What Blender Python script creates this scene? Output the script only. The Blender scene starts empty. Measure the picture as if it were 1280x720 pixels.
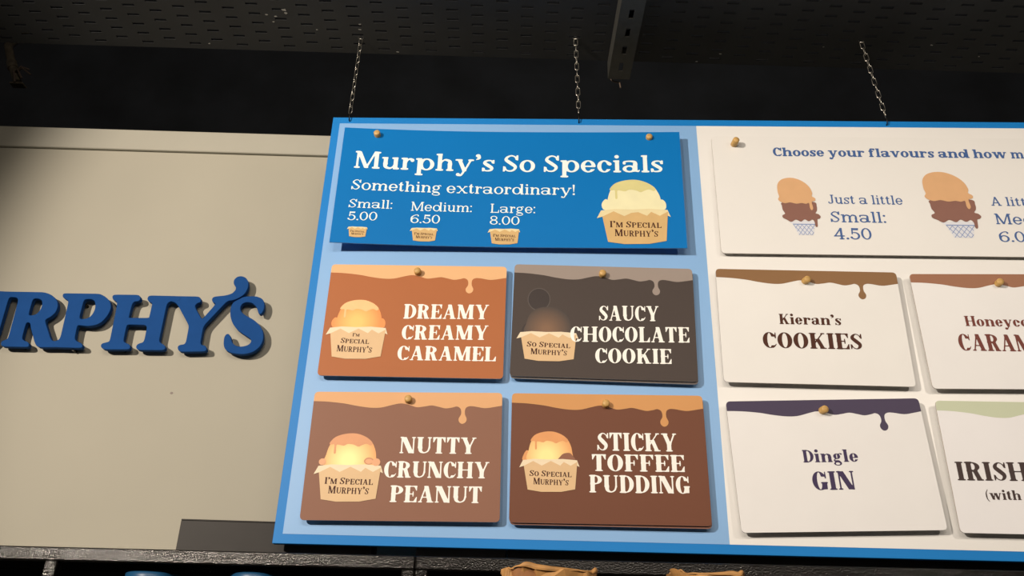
import bpy, math, random
import numpy as np
from mathutils import Matrix, Vector, geometry, noise as mnoise

# ---------------------------------------------------------------- camera, world, lights, exposure
sc = bpy.context.scene
COL = sc.collection
def srgb(c):
    return tuple((v/255/12.92) if v/255 <= 0.04045 else ((v/255+0.055)/1.055)**2.4 for v in c)

PITCH, ROLL, FPX = 0.443144, 0.030106, 1060.0
cam_d = bpy.data.cameras.new('camera'); cam = bpy.data.objects.new('camera', cam_d); COL.objects.link(cam)
cam_d.sensor_width = 36.0; cam_d.lens = 36.0*FPX/1280.0; cam_d.clip_start = 0.02
_f = Vector((0, math.cos(PITCH), math.sin(PITCH))); _u = Vector((0, -math.sin(PITCH), math.cos(PITCH))); _x = Vector((1, 0, 0))
_x2 = math.cos(ROLL)*_x + math.sin(ROLL)*_u; _u2 = -math.sin(ROLL)*_x + math.cos(ROLL)*_u
cam.matrix_world = Matrix(((_x2.x, _u2.x, -_f.x, 0), (_x2.y, _u2.y, -_f.y, 0), (_x2.z, _u2.z, -_f.z, 1.5), (0, 0, 0, 1)))
sc.camera = cam
sc.view_settings.view_transform = 'Standard'; sc.view_settings.look = 'None'
sc.view_settings.gamma = 1.0; sc.view_settings.use_curve_mapping = False
sc.view_settings.exposure = 0.0
P_LEFT, P_RIGHT, P_MID, P_FILL, P_WORLD = 580.0, 50.0, 34.0, 33.0, 0.03   # lamp powers
w = bpy.data.worlds.new('shop_air'); sc.world = w; w.use_nodes = True
w.node_tree.nodes['Background'].inputs[0].default_value = (1.0, 0.86, 0.72, 1)
w.node_tree.nodes['Background'].inputs[1].default_value = P_WORLD

WARM = (1.0, 0.86, 0.72)
def spot(name, loc, target, power, angle, blend, radius, color=WARM):
    l = bpy.data.lights.new(name, 'SPOT'); l.energy = power; l.color = color
    l.spot_size = math.radians(angle); l.spot_blend = blend; l.shadow_soft_size = radius
    o = bpy.data.objects.new(name, l); COL.objects.link(o); o.location = loc
    o.rotation_euler = (Vector(target)-Vector(loc)).to_track_quat('-Z', 'Y').to_euler()
    return o
# track spotlights of the shop, in front of the menu board, out of frame
spot('track_spot_left', (-2.40, -1.20, 2.85), (0.52, 1.85, 2.28), P_LEFT, 60, 0.35, 0.022)
spot('track_spot_right', (1.75, -0.25, 2.80), (1.15, 1.85, 2.02), P_RIGHT, 62, 0.8, 0.022)
spot('track_spot_middle', (-0.58, -0.30, 2.86), (0.10, 1.85, 2.34), P_MID, 68, 0.35, 0.022)
def area(name, loc, rot, size, power, color=WARM):
    l = bpy.data.lights.new(name, 'AREA'); l.energy = power; l.color = color; l.size = size
    o = bpy.data.objects.new(name, l); COL.objects.link(o); o.location = loc; o.rotation_euler = rot
    return o
area('added_front_fill', (0.3, -0.75, 3.04), (math.radians(60), 0, 0), 1.1, P_FILL)  # added broad fill for the ambient share of light, no fixture known

# ---------------------------------------------------------------- helpers
LCOL = (1.0, 0.86, 0.72)
def alb(c, k=0.90):
    l = srgb(c)
    return tuple(min(0.9, l[i]/LCOL[i]*k) for i in range(3))

MATS = {}
def mat(name, rgb, rough=0.5, metal=0.0, var=0.04, scale=30.0, bump=0.0, spec=0.5, coat=0.0):
    if name in MATS: return MATS[name]
    m = bpy.data.materials.new(name); m.use_nodes = True; MATS[name] = m
    nt = m.node_tree; b = nt.nodes['Principled BSDF']
    b.inputs['Roughness'].default_value = rough; b.inputs['Metallic'].default_value = metal
    b.inputs['Specular IOR Level'].default_value = spec
    if coat: b.inputs['Coat Weight'].default_value = coat
    tc = nt.nodes.new('ShaderNodeTexCoord'); n = nt.nodes.new('ShaderNodeTexNoise')
    n.inputs['Scale'].default_value = scale; n.inputs['Detail'].default_value = 4
    nt.links.new(tc.outputs['Object'], n.inputs['Vector'])
    r = nt.nodes.new('ShaderNodeValToRGB')
    r.color_ramp.elements[0].position = 0.3; r.color_ramp.elements[1].position = 0.7
    r.color_ramp.elements[0].color = tuple(max(0, v*(1-var)) for v in rgb)+(1,)
    r.color_ramp.elements[1].color = tuple(min(1, v*(1+var)) for v in rgb)+(1,)
    nt.links.new(n.outputs['Fac'], r.inputs[0]); nt.links.new(r.outputs[0], b.inputs['Base Color'])
    if bump:
        bp = nt.nodes.new('ShaderNodeBump'); bp.inputs['Strength'].default_value = bump
        bp.inputs['Distance'].default_value = 0.002
        nt.links.new(n.outputs['Fac'], bp.inputs['Height']); nt.links.new(bp.outputs[0], b.inputs['Normal'])
    return m

def radial(name, c0, c1, cx, cy, r0, r1):
    """a printed colour gradient round a point of the card"""
    m = bpy.data.materials.new(name); m.use_nodes = True; nt = m.node_tree; b = nt.nodes['Principled BSDF']
    b.inputs['Roughness'].default_value = 0.5
    tc = nt.nodes.new('ShaderNodeTexCoord'); d = nt.nodes.new('ShaderNodeVectorMath'); d.operation = 'DISTANCE'
    d.inputs[1].default_value = (cx, cy, 0)
    nt.links.new(tc.outputs['Object'], d.inputs[0])
    r = nt.nodes.new('ShaderNodeMapRange'); r.inputs['From Min'].default_value = r0; r.inputs['From Max'].default_value = r1
    nt.links.new(d.outputs['Value'], r.inputs['Value'])
    mx = nt.nodes.new('ShaderNodeValToRGB'); mx.color_ramp.elements[0].color = c0+(1,); mx.color_ramp.elements[1].color = c1+(1,)
    nt.links.new(r.outputs[0], mx.inputs[0]); nt.links.new(mx.outputs[0], b.inputs['Base Color'])
    return m

class MB:
    """collects polygons with materials and links them as one mesh object"""
    def __init__(s): s.v = []; s.f = []; s.fm = []; s.m = []; s.sm = []
    def mi(s, m):
        if m not in s.m: s.m.append(m)
        return s.m.index(m)
    def add(s, vs, fs, m, smooth=False):
        o = len(s.v); s.v += [tuple(p) for p in vs]; i = s.mi(m)
        for f in fs: s.f.append(tuple(o+k for k in f)); s.fm.append(i); s.sm.append(smooth)
    def box(s, a, b, m, bev=0.0):
        x0, y0, z0 = a; x1, y1, z1 = b
        if bev <= 0:
            s.add([(x, y, z) for x in (x0, x1) for y in (y0, y1) for z in (z0, z1)],
                  [(0, 1, 3, 2), (4, 6, 7, 5), (0, 4, 5, 1), (2, 3, 7, 6), (0, 2, 6, 4), (1, 5, 7, 3)], m); return
        vs = []; idx = {}
        c = ((x0+x1)/2, (y0+y1)/2, (z0+z1)/2); h = ((x1-x0)/2, (y1-y0)/2, (z1-z0)/2)
        for sx in (-1, 1):
            for sy in (-1, 1):
                for sz in (-1, 1):
                    for ax in range(3):
                        p = [c[i]+(sx, sy, sz)[i]*(h[i]-(0 if i == ax else bev)) for i in range(3)]
                        idx[(sx, sy, sz, ax)] = len(vs); vs.append(p)
        fs = []
        S = (-1, 1)
        for ax in range(3):
            o = [i for i in range(3) if i != ax]
            for sg in S:
                q = []
                for (p1, p2) in ((-1, -1), (1, -1), (1, 1), (-1, 1)):
                    k = [0, 0, 0]; k[ax] = sg; k[o[0]] = p1; k[o[1]] = p2
                    q.append(idx[tuple(k)+(ax,)])
                fs.append(q)
            for s1 in S:
                for s2 in S:
                    q = []
                    for e in S:
                        k = [0, 0, 0]; k[ax] = e; k[o[0]] = s1; k[o[1]] = s2
                        q.append((idx[tuple(k)+(o[0],)], idx[tuple(k)+(o[1],)]))
                    fs.append((q[0][0], q[1][0], q[1][1], q[0][1]))
        for sx in S:
            for sy in S:
                for sz in S: fs.append([idx[(sx, sy, sz, a_)] for a_ in range(3)])
        s.add(vs, fs, m)
    def tube(s, pts, r, m, n=10, closed=False, caps=True):
        pts = [Vector(p) for p in pts]; N = len(pts); rs = r if isinstance(r, (list, tuple)) else [r]*N
        vs = []; fs = []; prev = None
        for i, p in enumerate(pts):
            if closed: t = pts[(i+1) % N]-pts[i-1]
            else: t = pts[min(i+1, N-1)]-pts[max(i-1, 0)]
            t.normalize()
            if prev is None:
                a = Vector((0, 0, 1)) if abs(t.z) < 0.9 else Vector((1, 0, 0)); u = t.cross(a).normalized()
            else: u = (prev-t*prev.dot(t)).normalized()
            prev = u; v = t.cross(u)
            for k in range(n):
                th = 2*math.pi*k/n; vs.append(p+rs[i]*(math.cos(th)*u+math.sin(th)*v))
        for i in range(N if closed else N-1):
            j = (i+1) % N
            for k in range(n): fs.append((i*n+k, i*n+(k+1) % n, j*n+(k+1) % n, j*n+k))
        s.add(vs, fs, m, True)
        if caps and not closed:
            s.add(vs[:n], [tuple(range(n-1, -1, -1))], m); s.add(vs[-n:], [tuple(range(n))], m)
    def lathe(s, prof, m, n=32, center=(0, 0, 0)):
        vs = []; fs = []
        for (r, z) in prof:
            for k in range(n):
                th = 2*math.pi*k/n; vs.append((center[0]+r*math.cos(th), center[1]+r*math.sin(th), center[2]+z))
        for i in range(len(prof)-1):
            for k in range(n): fs.append((i*n+k, i*n+(k+1) % n, (i+1)*n+(k+1) % n, (i+1)*n+k))
        s.add(vs, fs, m, True)
    def build(s, name, parent=None, smooth_all=None):
        me = bpy.data.meshes.new(name); me.from_pydata(s.v, [], s.f)
        for m in s.m: me.materials.append(m)
        me.polygons.foreach_set('material_index', s.fm); me.polygons.foreach_set('use_smooth', s.sm)
        me.update()
        o = bpy.data.objects.new(name, me); COL.objects.link(o)
        if parent: o.parent = parent
        return o

def tag(o, label=None, cat=None, group=None, kind=None):
    if label: o['label'] = label
    if cat: o['category'] = cat
    if group: o['group'] = group
    if kind: o['kind'] = kind
    return o
def empty(name, M, label, cat, group=None):
    o = bpy.data.objects.new(name, None); COL.objects.link(o); o.empty_display_size = 0.05
    o.matrix_world = M if isinstance(M, Matrix) else Matrix.Translation(M)
    return tag(o, label, cat, group)

# ---------------------------------------------------------------- drawn lettering: glyphs as unions of strokes
def f_box(a, b, c, d): return lambda X, Y: np.maximum(np.maximum(a-X, X-c), np.maximum(b-Y, Y-d))
def f_poly(*p):
    def g(X, Y):
        r = None
        for i in range(len(p)):
            x0, y0 = p[i]; x1, y1 = p[(i+1) % len(p)]; L = math.hypot(x1-x0, y1-y0)
            d = ((X-x0)*(y1-y0)-(Y-y0)*(x1-x0))/L
            r = d if r is None else np.maximum(r, d)
        return r
    return g
def dia(x0, y0, x1, y1, w): return f_poly((x0, y0), (x0+w, y0), (x1+w, y1), (x1, y1))
def f_ell(cx, cy, rx, ry): return lambda X, Y: (np.sqrt(((X-cx)/rx)**2+((Y-cy)/ry)**2)-1)*min(rx, ry)
def ring(cx, cy, rx, ry, wx, wy):
    o = f_ell(cx, cy, rx, ry); i = f_ell(cx, cy, max(rx-wx, .02), max(ry-wy, .02))
    return lambda X, Y: np.maximum(o(X, Y), -i(X, Y))
def inter(a, b): return lambda X, Y: np.maximum(a(X, Y), b(X, Y))
def sub(a, b): return lambda X, Y: np.maximum(a(X, Y), -b(X, Y))
def crom(P, n=7, closed=False):
    P = [np.array(p, float) for p in P]; N = len(P); out = []
    for i in range(N if closed else N-1):
        if closed: a, b, c, d = P[i-1], P[i], P[(i+1) % N], P[(i+2) % N]
        else: a, b, c, d = P[max(i-1, 0)], P[i], P[i+1], P[min(i+2, N-1)]
        for k in range(n):
            t = k/n; out.append(0.5*((2*b)+(c-a)*t+(2*a-5*b+4*c-d)*t*t+(3*b-a-3*c+d)*t**3))
    if not closed: out.append(P[-1])
    return out
def path(pts, ws):
    S = crom([(x, y, w) for (x, y), w in zip(pts, ws)], 6)
    def g(X, Y):
        r = None
        for p, q in zip(S[:-1], S[1:]):
            dx, dy = q[0]-p[0], q[1]-p[1]; L = dx*dx+dy*dy+1e-12
            t = np.clip(((X-p[0])*dx+(Y-p[1])*dy)/L, 0, 1)
            d = np.hypot(X-p[0]-t*dx, Y-p[1]-t*dy)-(p[2]+t*(q[2]-p[2]))/2
            r = d if r is None else np.minimum(r, d)
        return r
    return g

STYLES = {  # stem, hairline, serif thickness, serif overhang, x-height, smoothing, width factor
    'bold': dict(W=.200, H=.092, T=.090, O=.085, X=.70, k=.05, c=1.10),
    'semi': dict(W=.155, H=.080, T=.080, O=.085, X=.70, k=.05, c=1.10),
    'lite': dict(W=.132, H=.084, T=.078, O=.085, X=.70, k=.04, c=1.08),
    'reg': dict(W=.150, H=.098, T=.090, O=.090, X=.72, k=.04, c=1.08),
    'heavy': dict(W=.255, H=.125, T=.115, O=.090, X=.72, k=.05, c=1.10),
    'fat': dict(W=.240, H=.066, T=.062, O=.070, X=.68, k=.045, c=0.90),
    'cup': dict(W=.205, H=.090, T=.060, O=.070, X=.70, k=.05, c=0.90),
}

def glyph(ch, S):
    W, H, T, O, X, c = S['W'], S['H'], S['T'], S['O'], S['X'], S['c']
    B = f_box
    def sf(x0, x1, y, l=1, r=1):              # a slab serif under/over a stem between x0 and x1
        return B(x0-O*l, y, x1+O*r, y+T)
    def stem(x, y0, y1, w=W, bot=(1, 1), top=(1, 1)):
        g = [B(x, y0, x+w, y1)]
        if bot: g.append(sf(x, x+w, y0, *bot))
        if top: g.append(sf(x, x+w, y1-T, *top))
        return g
    def ess(w, h):
        k = h
        return [path([(w-H*.8, .74*k), (.74*w, .91*k), (.5*w, k-H*.5), (.24*w+W*.1, .86*k), (.12*w+W*.28, .70*k), (.5*w, .51*k),
                      (.88*w-W*.28, .31*k), (.76*w-W*.1, .13*k), (.5*w, H*.5), (.25*w, .09*k), (H*.8, .26*k)],
                     [H*.8, H*.9, H, W*.62, W*.86, W*.98, W*.86, W*.62, H, H*.9, H*.8]),
                f_poly((w-H*1.5, .72*k), (w-.0, .66*k), (w, .99*k), (w-H, .99*k)),
                f_poly((0, .01*k), (H, .01*k), (H*1.5, .28*k), (0, .34*k))]
    def vbeak_r(x, y0, y1): return f_poly((x-H*1.3, y0), (x, y0), (x, y1), (x-H*.5, y1)) # vertical end serif
    a = O
    if ch == 'I': return stem(a, 0, 1), W+2*O
    if ch == 'H':
        g = .34*c; return stem(a, 0, 1)+stem(a+W+g, 0, 1)+[B(a, .5-H/2, a+W+g+.02, .5+H/2)], 2*W+g+2*O
    if ch == 'N':
        h = max(H*1.15, W*.35); w = .72*c+W*.3
        return stem(a, 0, 1, h, top=(1, 0))+[dia(a+w-W*1.25, 0, a-.02, 1, W*1.25)]+[B(a+w-h, 0, a+w, 1), sf(a+w-h, a+w, 1-T)], w+2*O
    if ch == 'M':
        h = max(H*1.15, W*.4); w = .80*c+W*.8; m = a+w*.47
        return (stem(a, 0, 1, h, top=(1, 0))+[dia(m-W*.5, .02, a-.01, 1, W*1.05), dia(m-h*.5, .02, a+w-W-h*.2, 1, h)]
                + stem(a+w-W, 0, 1, W, top=(0, 1))), w+2*O
    if ch == 'U':
        h = max(H*1.15, W*.4); w = .62*c+W*.5; cx = a+w/2
        u = inter(ring(cx, .32, w/2, .335, W*.9, H), lambda x, y: y-.33)
        return [B(a, .32, a+W, 1), sf(a, a+W, 1-T), B(a+w-h, .32, a+w, 1), sf(a+w-h, a+w, 1-T),
                path([(a+W*.55, .36), (a+W*.7, .14), (cx+.02, H*.6), (a+w-h*1.3, .14), (a+w-h*.5, .36)], [W, W*.75, H*1.2, h, h])], w+2*O
    if ch == 'A':
        h = max(H*1.15, W*.35); w = .66*c+W*.6; m = a+w*.47
        return [dia(a+.02, 0, m-h*.5, 1, h), dia(a+w-W-.03, 0, m-W*.45, 1, W), B(a+w*.2, .28, a+w*.75, .28+H),
                sf(a+.02, a+.02+h, 0), sf(a+w-W-.03, a+w-.03, 0)], w+2*O-.03
    if ch == 'Y':
        h = max(H*1.15, W*.4); w = .66*c+W*.5; m = a+w*.5
        return [B(m-W/2, 0, m+W/2, .47), sf(m-W/2, m+W/2, 0), dia(m-W*.5, .40, a, 1, W), dia(m+W*.5-h*1.15, .38, a+w-h, 1, h),
                sf(a, a+W, 1-T, 1, .8), sf(a+w-h, a+w, 1-T)], w+2*O
    if ch == 'K':
        h = max(H*1.2, W*.35); w = .66*c+W*.6
        return stem(a, 0, 1)+[dia(a+W*.7, .36, a+w-h-.05, 1, h), dia(a+w-W*1.05, 0, a+W*1.0, .62, W*.95),
                sf(a+w-h-.05, a+w-.05, 1-T), sf(a+w-W*1.05, a+w, 0, .6, .8)], w+2*O
    if ch in 'PR':
        w = .58*c+W*.45; cy = .735 if ch == 'P' else .745; ry = 1-cy; x0 = a+W*.6; rx = a+w-x0-.14*c
        cx = a+w-rx
        bowl = inter(ring(cx, cy, rx, ry, W*.95, H), lambda x, y: cx-.01-x)
        g = stem(a, 0, 1, top=(1, 0))+[bowl, B(a, 1-H, cx, 1), B(a, cy-ry, cx, cy-ry+H)]
        if ch == 'R': g += [dia(a+w-W*.85, 0, a+W*1.05, .55, W*.98), sf(a+w-W*.85, a+w+W*.13, 0, .5, .8)]; w += W*.1
        return g, w+2*O-(.05 if ch == 'P' else 0)
    if ch == 'D':
        w = .66*c+W*.5; rx = w*.62; cx = a+w-rx
        return stem(a, 0, 1, bot=(1, 0), top=(1, 0))+[inter(ring(cx, .5, rx, .5, W, H), lambda x, y: cx-.01-x), B(a, 0, cx, H), B(a, 1-H, cx, 1)], w+O+.02
    if ch in 'EFL':
        w = .54*c+W*.5; g = stem(a, 0, 1, bot=(1, 0) if ch != 'F' else (1, 1), top=(1, 0) if ch != 'L' else (1, 1))
        if ch in 'EF': g += [B(a, 1-H, a+w, 1), f_poly((a+w-H*.6, .70), (a+w, .70), (a+w, 1), (a+w-W*.75, 1)),
                             B(a, .5-H/2, a+w*.72, .5+H/2), f_poly((a+w*.72-H*.9, .34), (a+w*.72, .34), (a+w*.72, .66), (a+w*.72-H*.9, .66))]
        if ch in 'EL': g += [B(a, 0, a+w, H), f_poly((a+w-W*.8, 0), (a+w, 0), (a+w+.02, .33), (a+w-H*.4, .33))]
        return g, w+O+.04
    if ch == 'T':
        w = .62*c+W*.5; m = w/2
        return [B(m-W/2, 0, m+W/2, 1), sf(m-W/2, m+W/2, 0), B(0, 1-H, w, 1), f_poly((0, .68), (H*.7, .68), (W*.8, 1), (0, 1)),
                f_poly((w-H*.7, .68), (w, .68), (w, 1), (w-W*.8, 1))], w
    if ch == 'O':
        w = .70*c+W*.6; return [ring(w/2, .5, w/2, .515, W*1.02, H)], w
    if ch in 'CG':
        w = .66*c+W*.5; r = ring(w*.5, .5, w*.5, .515, W*1.02, H)
        r = sub(r, B(w*.60, .17 if ch == 'C' else .40, w*1.2, .72))
        g = [r, f_poly((w-H*1.3, .64), (w-.01, .60), (w-.01, .99), (w-H, .99))]
        if ch == 'C': g.append(path([(w*.72, .035), (w*.86, .12), (w*.96, .25)], [H*.9, H*.9, H*.6]))
        else: g += [B(w-W*.95, .03, w, .42), B(w-W*.95-O, .42-T, w+O*.6, .42)]
        return g, w+(O*.5 if ch == 'G' else 0)
    if ch == 'S': w = .56*c+W*.5; return ess(w, 1), w
    if ch == 'J':
        w = .40*c+W*.4
        return [B(w-W, .25, w, 1), sf(w-W, w, 1-T), path([(w-W/2, .3), (w-W*.62, .12), (w*.42, H*.5), (.09, .10), (.08, .2)], [W, W*.8, H, H*1.2, W*.75])], w+O
    # ---- lower case
    if ch in 'nhmr':
        ht = 1 if ch == 'h' else X; g = stem(a, 0, ht, top=(1, 0))
        wi = .30*c+W*.75; x = a
        def arch(x, full=True):
            xr = x+W/2+wi
            if full:
                return [path([(x+W*.7, X*.62), (x+W*.8+wi*.18, X*.84), (x+W*.5+wi*.58, X-H*.55), (xr-W*.06, X*.80), (xr, X*.55)], [H*.8, H*.9, H*1.25, W*.86, W]),
                        B(xr-W/2, 0, xr+W/2, X*.6), sf(xr-W/2, xr+W/2, 0, .75, 1)], xr-W/2
            return [path([(x+W*.7, X*.60), (x+W*.9+wi*.12, X*.84), (x+W*.75+wi*.42, X-H*.6), (x+W+wi*.55, X*.86)], [H*.8, H, H*1.2, H]),
                    f_ell(x+W+wi*.5, X*.80, W*.48, W*.48*(1 if W < .25 else .8))], x+wi*.6
        if ch == 'r': q, x = arch(a, False); return g+q, a+W+wi*.6+W*.4
        q, x = arch(a); g += q
        if ch == 'm': q, x = arch(x); g += q
        return g, x+W+O
    if ch == 'u':
        wi = .30*c+W*.75; x2 = a+wi
        return [B(a, X*.4, a+W, X), sf(a, a+W, X-T, 1, 0), path([(a+W/2, X*.45), (a+W*.56, X*.2), (a+W*.5+wi*.42, H*.55), (x2+W*.2-wi*.18, X*.16), (x2+W*.3, X*.38)], [W, W*.86, H*1.25, H*.9, H*.8])] + stem(x2, 0, X, bot=(0, 1), top=(1, 0)), x2+W+O
    if ch == 'o': w = .56*c+W*.6; return [ring(w/2, X/2, w/2, X/2+.015, W, H)], w
    if ch == 'e':
        w = .54*c+W*.55; r = sub(ring(w/2, X/2, w/2, X/2+.015, W, H), B(w*.5, X*.27, w*1.2, X*.5-H*.4))
        return [r, B(W*.6, X*.5-H*.5, w-H*.6, X*.5+H*.5)], w
    if ch == 'c':
        w = .52*c+W*.5; r = sub(ring(w/2, X/2, w/2, X/2+.015, W, H), B(w*.6, X*.27, w*1.2, X*.66))
        return [r, f_ell(w-W*.45, X*.70, W*.5, W*.5*(1 if W < .25 else .8))], w
    if ch == 'a':
        w = .50*c+W*.75; xs = w-W
        return [B(xs, .04, w, X*.72), path([(w-W*.4, .10), (w+O*.3, H*.6), (w+O*.9, H*1.2)], [H*1.2, H, H*.8]),
                path([(w-W*.5, X*.68), (w-W*.6, X*.86), (w*.5, X-H*.5), (W*.5, X*.88), (W*.45, X*.75)], [W, W*.8, H, H*1.1, W*.75]),
                ring(w*.46, X*.29, w*.46, X*.305, W*.92, H)], w+O*.7
    if ch == 's': w = .44*c+W*.5; return ess(w, X), w
    if ch in 'pd':
        w = .56*c+W*.6; r = w*.5
        if ch == 'p':
            return stem(a, -.30, X, top=(1, 0))+[ring(a+W*.35+r, X/2, r, X/2+.01, W, H)], a+W*.35+w
        x2 = w-W*.35
        return stem(x2, 0, 1, bot=(0, 1), top=(1, 0))+[ring(r, X/2, r, X/2+.01, W, H)], x2+W+O
    if ch == 'b':
        w = .56*c+W*.6; r = w*.5
        return stem(a, 0, 1, bot=None, top=(1, 0))+[ring(a+W*.35+r, X/2, r, X/2+.01, W, H)], a+W*.35+w
    if ch == 'g':
        w = .50*c+W*.5; cx = w*.48
        return [ring(cx, X*.67, w*.44, X*.335, W*.9, H), path([(cx+w*.22, X*.93), (w*.92, X*1.0), (w+.03, X*.93)], [H, H, W*.55]),
                path([(cx-w*.18, X*.38), (w*.10, X*.22), (w*.26, X*.10), (w*.66, X*.06), (w*.88, -.09)], [H, H*1.1, W*.62, W*.72, W*.5]),
                ring(w*.5, -.13, w*.5, .17, W*.55, H)], w+.03
    if ch == 'i':
        return stem(a, 0, X, top=(1, 0))+[f_ell(a+W*.45, .92, max(W*.55, .075), max(W*.55, .075) if W < .25 else .11)], W+2*O
    if ch == 'l': return stem(a, 0, 1, top=(1, 0)), W+2*O
    if ch == 't':
        return [B(a, .12, a+W, .86), f_poly((a, X-.02), (a+W, X-.02), (a+W, .92), (a+W*.7, .92)), B(0, X-H, a+W+O*1.3, X),
                path([(a+W*.5, .2), (a+W*.6, .09), (a+W+O*.5, H*.5), (a+W+O*1.7, .13)], [W, W*.8, H, H*.8])], a+W+O*1.7
    if ch == 'f':
        return [B(a, 0, a+W, .8), sf(a, a+W, 0), B(0, X-H, a+W+O*1.3, X), path([(a+W*.5, .72), (a+W*.62, .9), (a+W*1.1+.05, 1.0-H*.5), (a+W+.19, .93)], [W, W*.8, H, H]),
                f_ell(a+W+.17, .88, W*.45, W*.45)], a+W+.2
    if ch in 'vy':
        h = max(H*1.15, W*.4); w = .56*c+W*.5; m = a+w*.5
        g = [dia(m-W*.45, 0, a, X, W), dia(m-h*.4, 0, a+w-h, X, h), sf(a, a+W, X-T, 1, .7), sf(a+w-h, a+w, X-T)]
        if ch == 'y': g += [path([(m+.02, .08), (m-.07, -.12), (m-.16, -.25), (a+W*.3, -.24)], [h*1.1, h, h, H]), f_ell(a+W*.35, -.20, W*.48, W*.45)]
        return g, w+2*O
    if ch == 'w':
        h = max(H*1.1, W*.4); w = .50*c+W*.5; m = a+w*.5; d = w*.78
        return [dia(m-W*.45, 0, a, X, W), dia(m-h*.4, 0, a+d-.02, X, h), dia(m-W*.45+d, 0, a+d-.02, X, W), dia(m-h*.4+d, 0, a+w-h+d, X, h),
                sf(a, a+W, X-T, 1, .7), sf(a+d-.02, a+d+W-.02, X-T, .8, .7), sf(a+w-h+d, a+w+d, X-T)], w+d+2*O
    if ch == 'x':
        h = max(H*1.15, W*.4); w = .56*c+W*.5
        return [dia(a+w-W, 0, a, X, W), dia(a+.02, 0, a+w-h-.02, X, h), sf(a, a+W, X-T, 1, .6), sf(a+w-h-.02, a+w-.02, X-T), sf(a+.02, a+.02+h, 0), sf(a+w-W, a+w, 0, .6, 1)], w+2*O
    # ---- figures and points
    if ch == '0': w = .56*c+W*.6; return [ring(w/2, .5, w/2, .515, W, H)], w
    if ch == '4':
        w = .60*c+W*.5; x = w-W-.14
        return [B(x, 0, x+W, 1), sf(x, x+W, 0), B(0, .25, w, .25+H), dia(0, .26, x+W-H*1.3, 1, H*1.2)], w
    if ch == '5':
        w = .54*c+W*.5
        r = sub(ring(w*.47, .32, w*.53, .335, W, H), f_box(-1, .32, w*.38, .60))
        return [sub(r, f_box(-1, .2, w*.2, .5)), f_poly((.10, .45), (.10+H, .45), (.13+H, 1), (.13, 1)), f_poly((.13, .99-H*1.7), (w*.86, .99-H*1.9), (w*.92, 1), (.13, 1)),
                f_ell(W*.5, .19, W*.5, W*.5)], w
    if ch == '6':
        w = .56*c+W*.5
        return [ring(w/2, .31, w/2, .325, W, H), path([(W*.5, .36), (W*.62, .68), (w*.48, .92), (w*.8, 1-H*.5), (w*.93, .86)], [W, W*.9, W*.55, H, H]), f_ell(w*.90, .83, W*.42, W*.42)], w
    if ch == '8':
        w = .54*c+W*.5
        return [ring(w/2, .265, w/2, .28, W*.95, H), ring(w/2, .755, w*.44, .26, W*.8, H)], w
    if ch == "'": return [f_ell(W*.55, .93, W*.58, W*.50), path([(W*.8, .93), (W*.85, .80), (W*.2, .70)], [W*.55, H*1.6, H*.6])], W*1.1
    if ch == '.': return [f_ell(W*.6, W*.5, W*.62, W*.58)], W*1.2
    if ch == ':': return [f_ell(W*.6, W*.5, W*.62, W*.58), f_ell(W*.6, X-W*.5, W*.62, W*.58)], W*1.2
    if ch == '!': return [f_ell(W*.6, W*.5, W*.62, W*.58), f_poly((W*.42, .28), (W*.78, .28), (W*1.15, 1), (W*.05, 1))], W*1.2
    if ch == '(': return [path([(.26, 1.05), (.09, .75), (.06, .42), (.10, .05), (.26, -.22)], [H*.7, W*.4, W*.55, W*.4, H*.7])], .24
    raise KeyError(ch)

def contours(F, x0, y0, s):
    """closed outlines of the region F < 0 (marching squares), counter-clockwise outside"""
    F = np.where(np.abs(F) < 1e-7, 1e-7, F); ins = F < 0
    case = ins[:-1, :-1]*1+ins[:-1, 1:]*2+ins[1:, 1:]*4+ins[1:, :-1]*8
    TAB = {1: 'BL', 2: 'RB', 3: 'RL', 4: 'TR', 5: 'BLTR', 6: 'TB', 7: 'TL', 8: 'LT', 9: 'BT', 10: 'RBLT', 11: 'RT', 12: 'LR', 13: 'BR', 14: 'LB'}
    nxt = {}
    def key(j, i, e): return {'B': (0, j, i), 'T': (0, j+1, i), 'L': (1, j, i), 'R': (1, j, i+1)}[e]
    for j, i in zip(*np.nonzero((case > 0) & (case < 15))):
        t = TAB[int(case[j, i])]
        for k in range(0, len(t), 2): nxt[key(j, i, t[k])] = key(j, i, t[k+1])
    def pos(k):
        o, j, i = k; a = F[j, i]; b = F[j, i+1] if o == 0 else F[j+1, i]; t = a/(a-b)
        return (x0+s*(i+t), y0+s*j) if o == 0 else (x0+s*i, y0+s*(j+t))
    out = []
    while nxt:
        st = next(iter(nxt)); k = st; P = []
        while k in nxt: P.append(pos(k)); k = nxt.pop(k)
        if len(P) > 5: out.append(P)
    return out
def simplify(P, tol):
    P = np.array(P); n = len(P)
    far = int(np.argmax(np.hypot(*(P-P[0]).T))); keep = {0, far}
    stack = [(0, far), (far, n)]
    Q = np.vstack([P, P[:1]])
    while stack:
        a, b = stack.pop()
        if b-a < 2: continue
        d = Q[b]-Q[a]; L = math.hypot(*d)+1e-12; r = Q[a+1:b]-Q[a]
        e = np.abs(r[:, 0]*d[1]-r[:, 1]*d[0])/L; m = int(np.argmax(e))
        if e[m] > tol: keep.add(a+1+m); stack += [(a, a+1+m), (a+1+m, b)]
    return [tuple(P[i]) for i in sorted(keep)]
def sarea(P): return 0.5*sum(P[i-1][0]*P[i][1]-P[i][0]*P[i-1][1] for i in range(len(P)))
def inside(p, P):
    c = False
    for i in range(len(P)):
        (x0, y0), (x1, y1) = P[i-1], P[i]
        if (y0 > p[1]) != (y1 > p[1]) and p[0] < (x1-x0)*(p[1]-y0)/(y1-y0)+x0: c = not c
    return c
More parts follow.
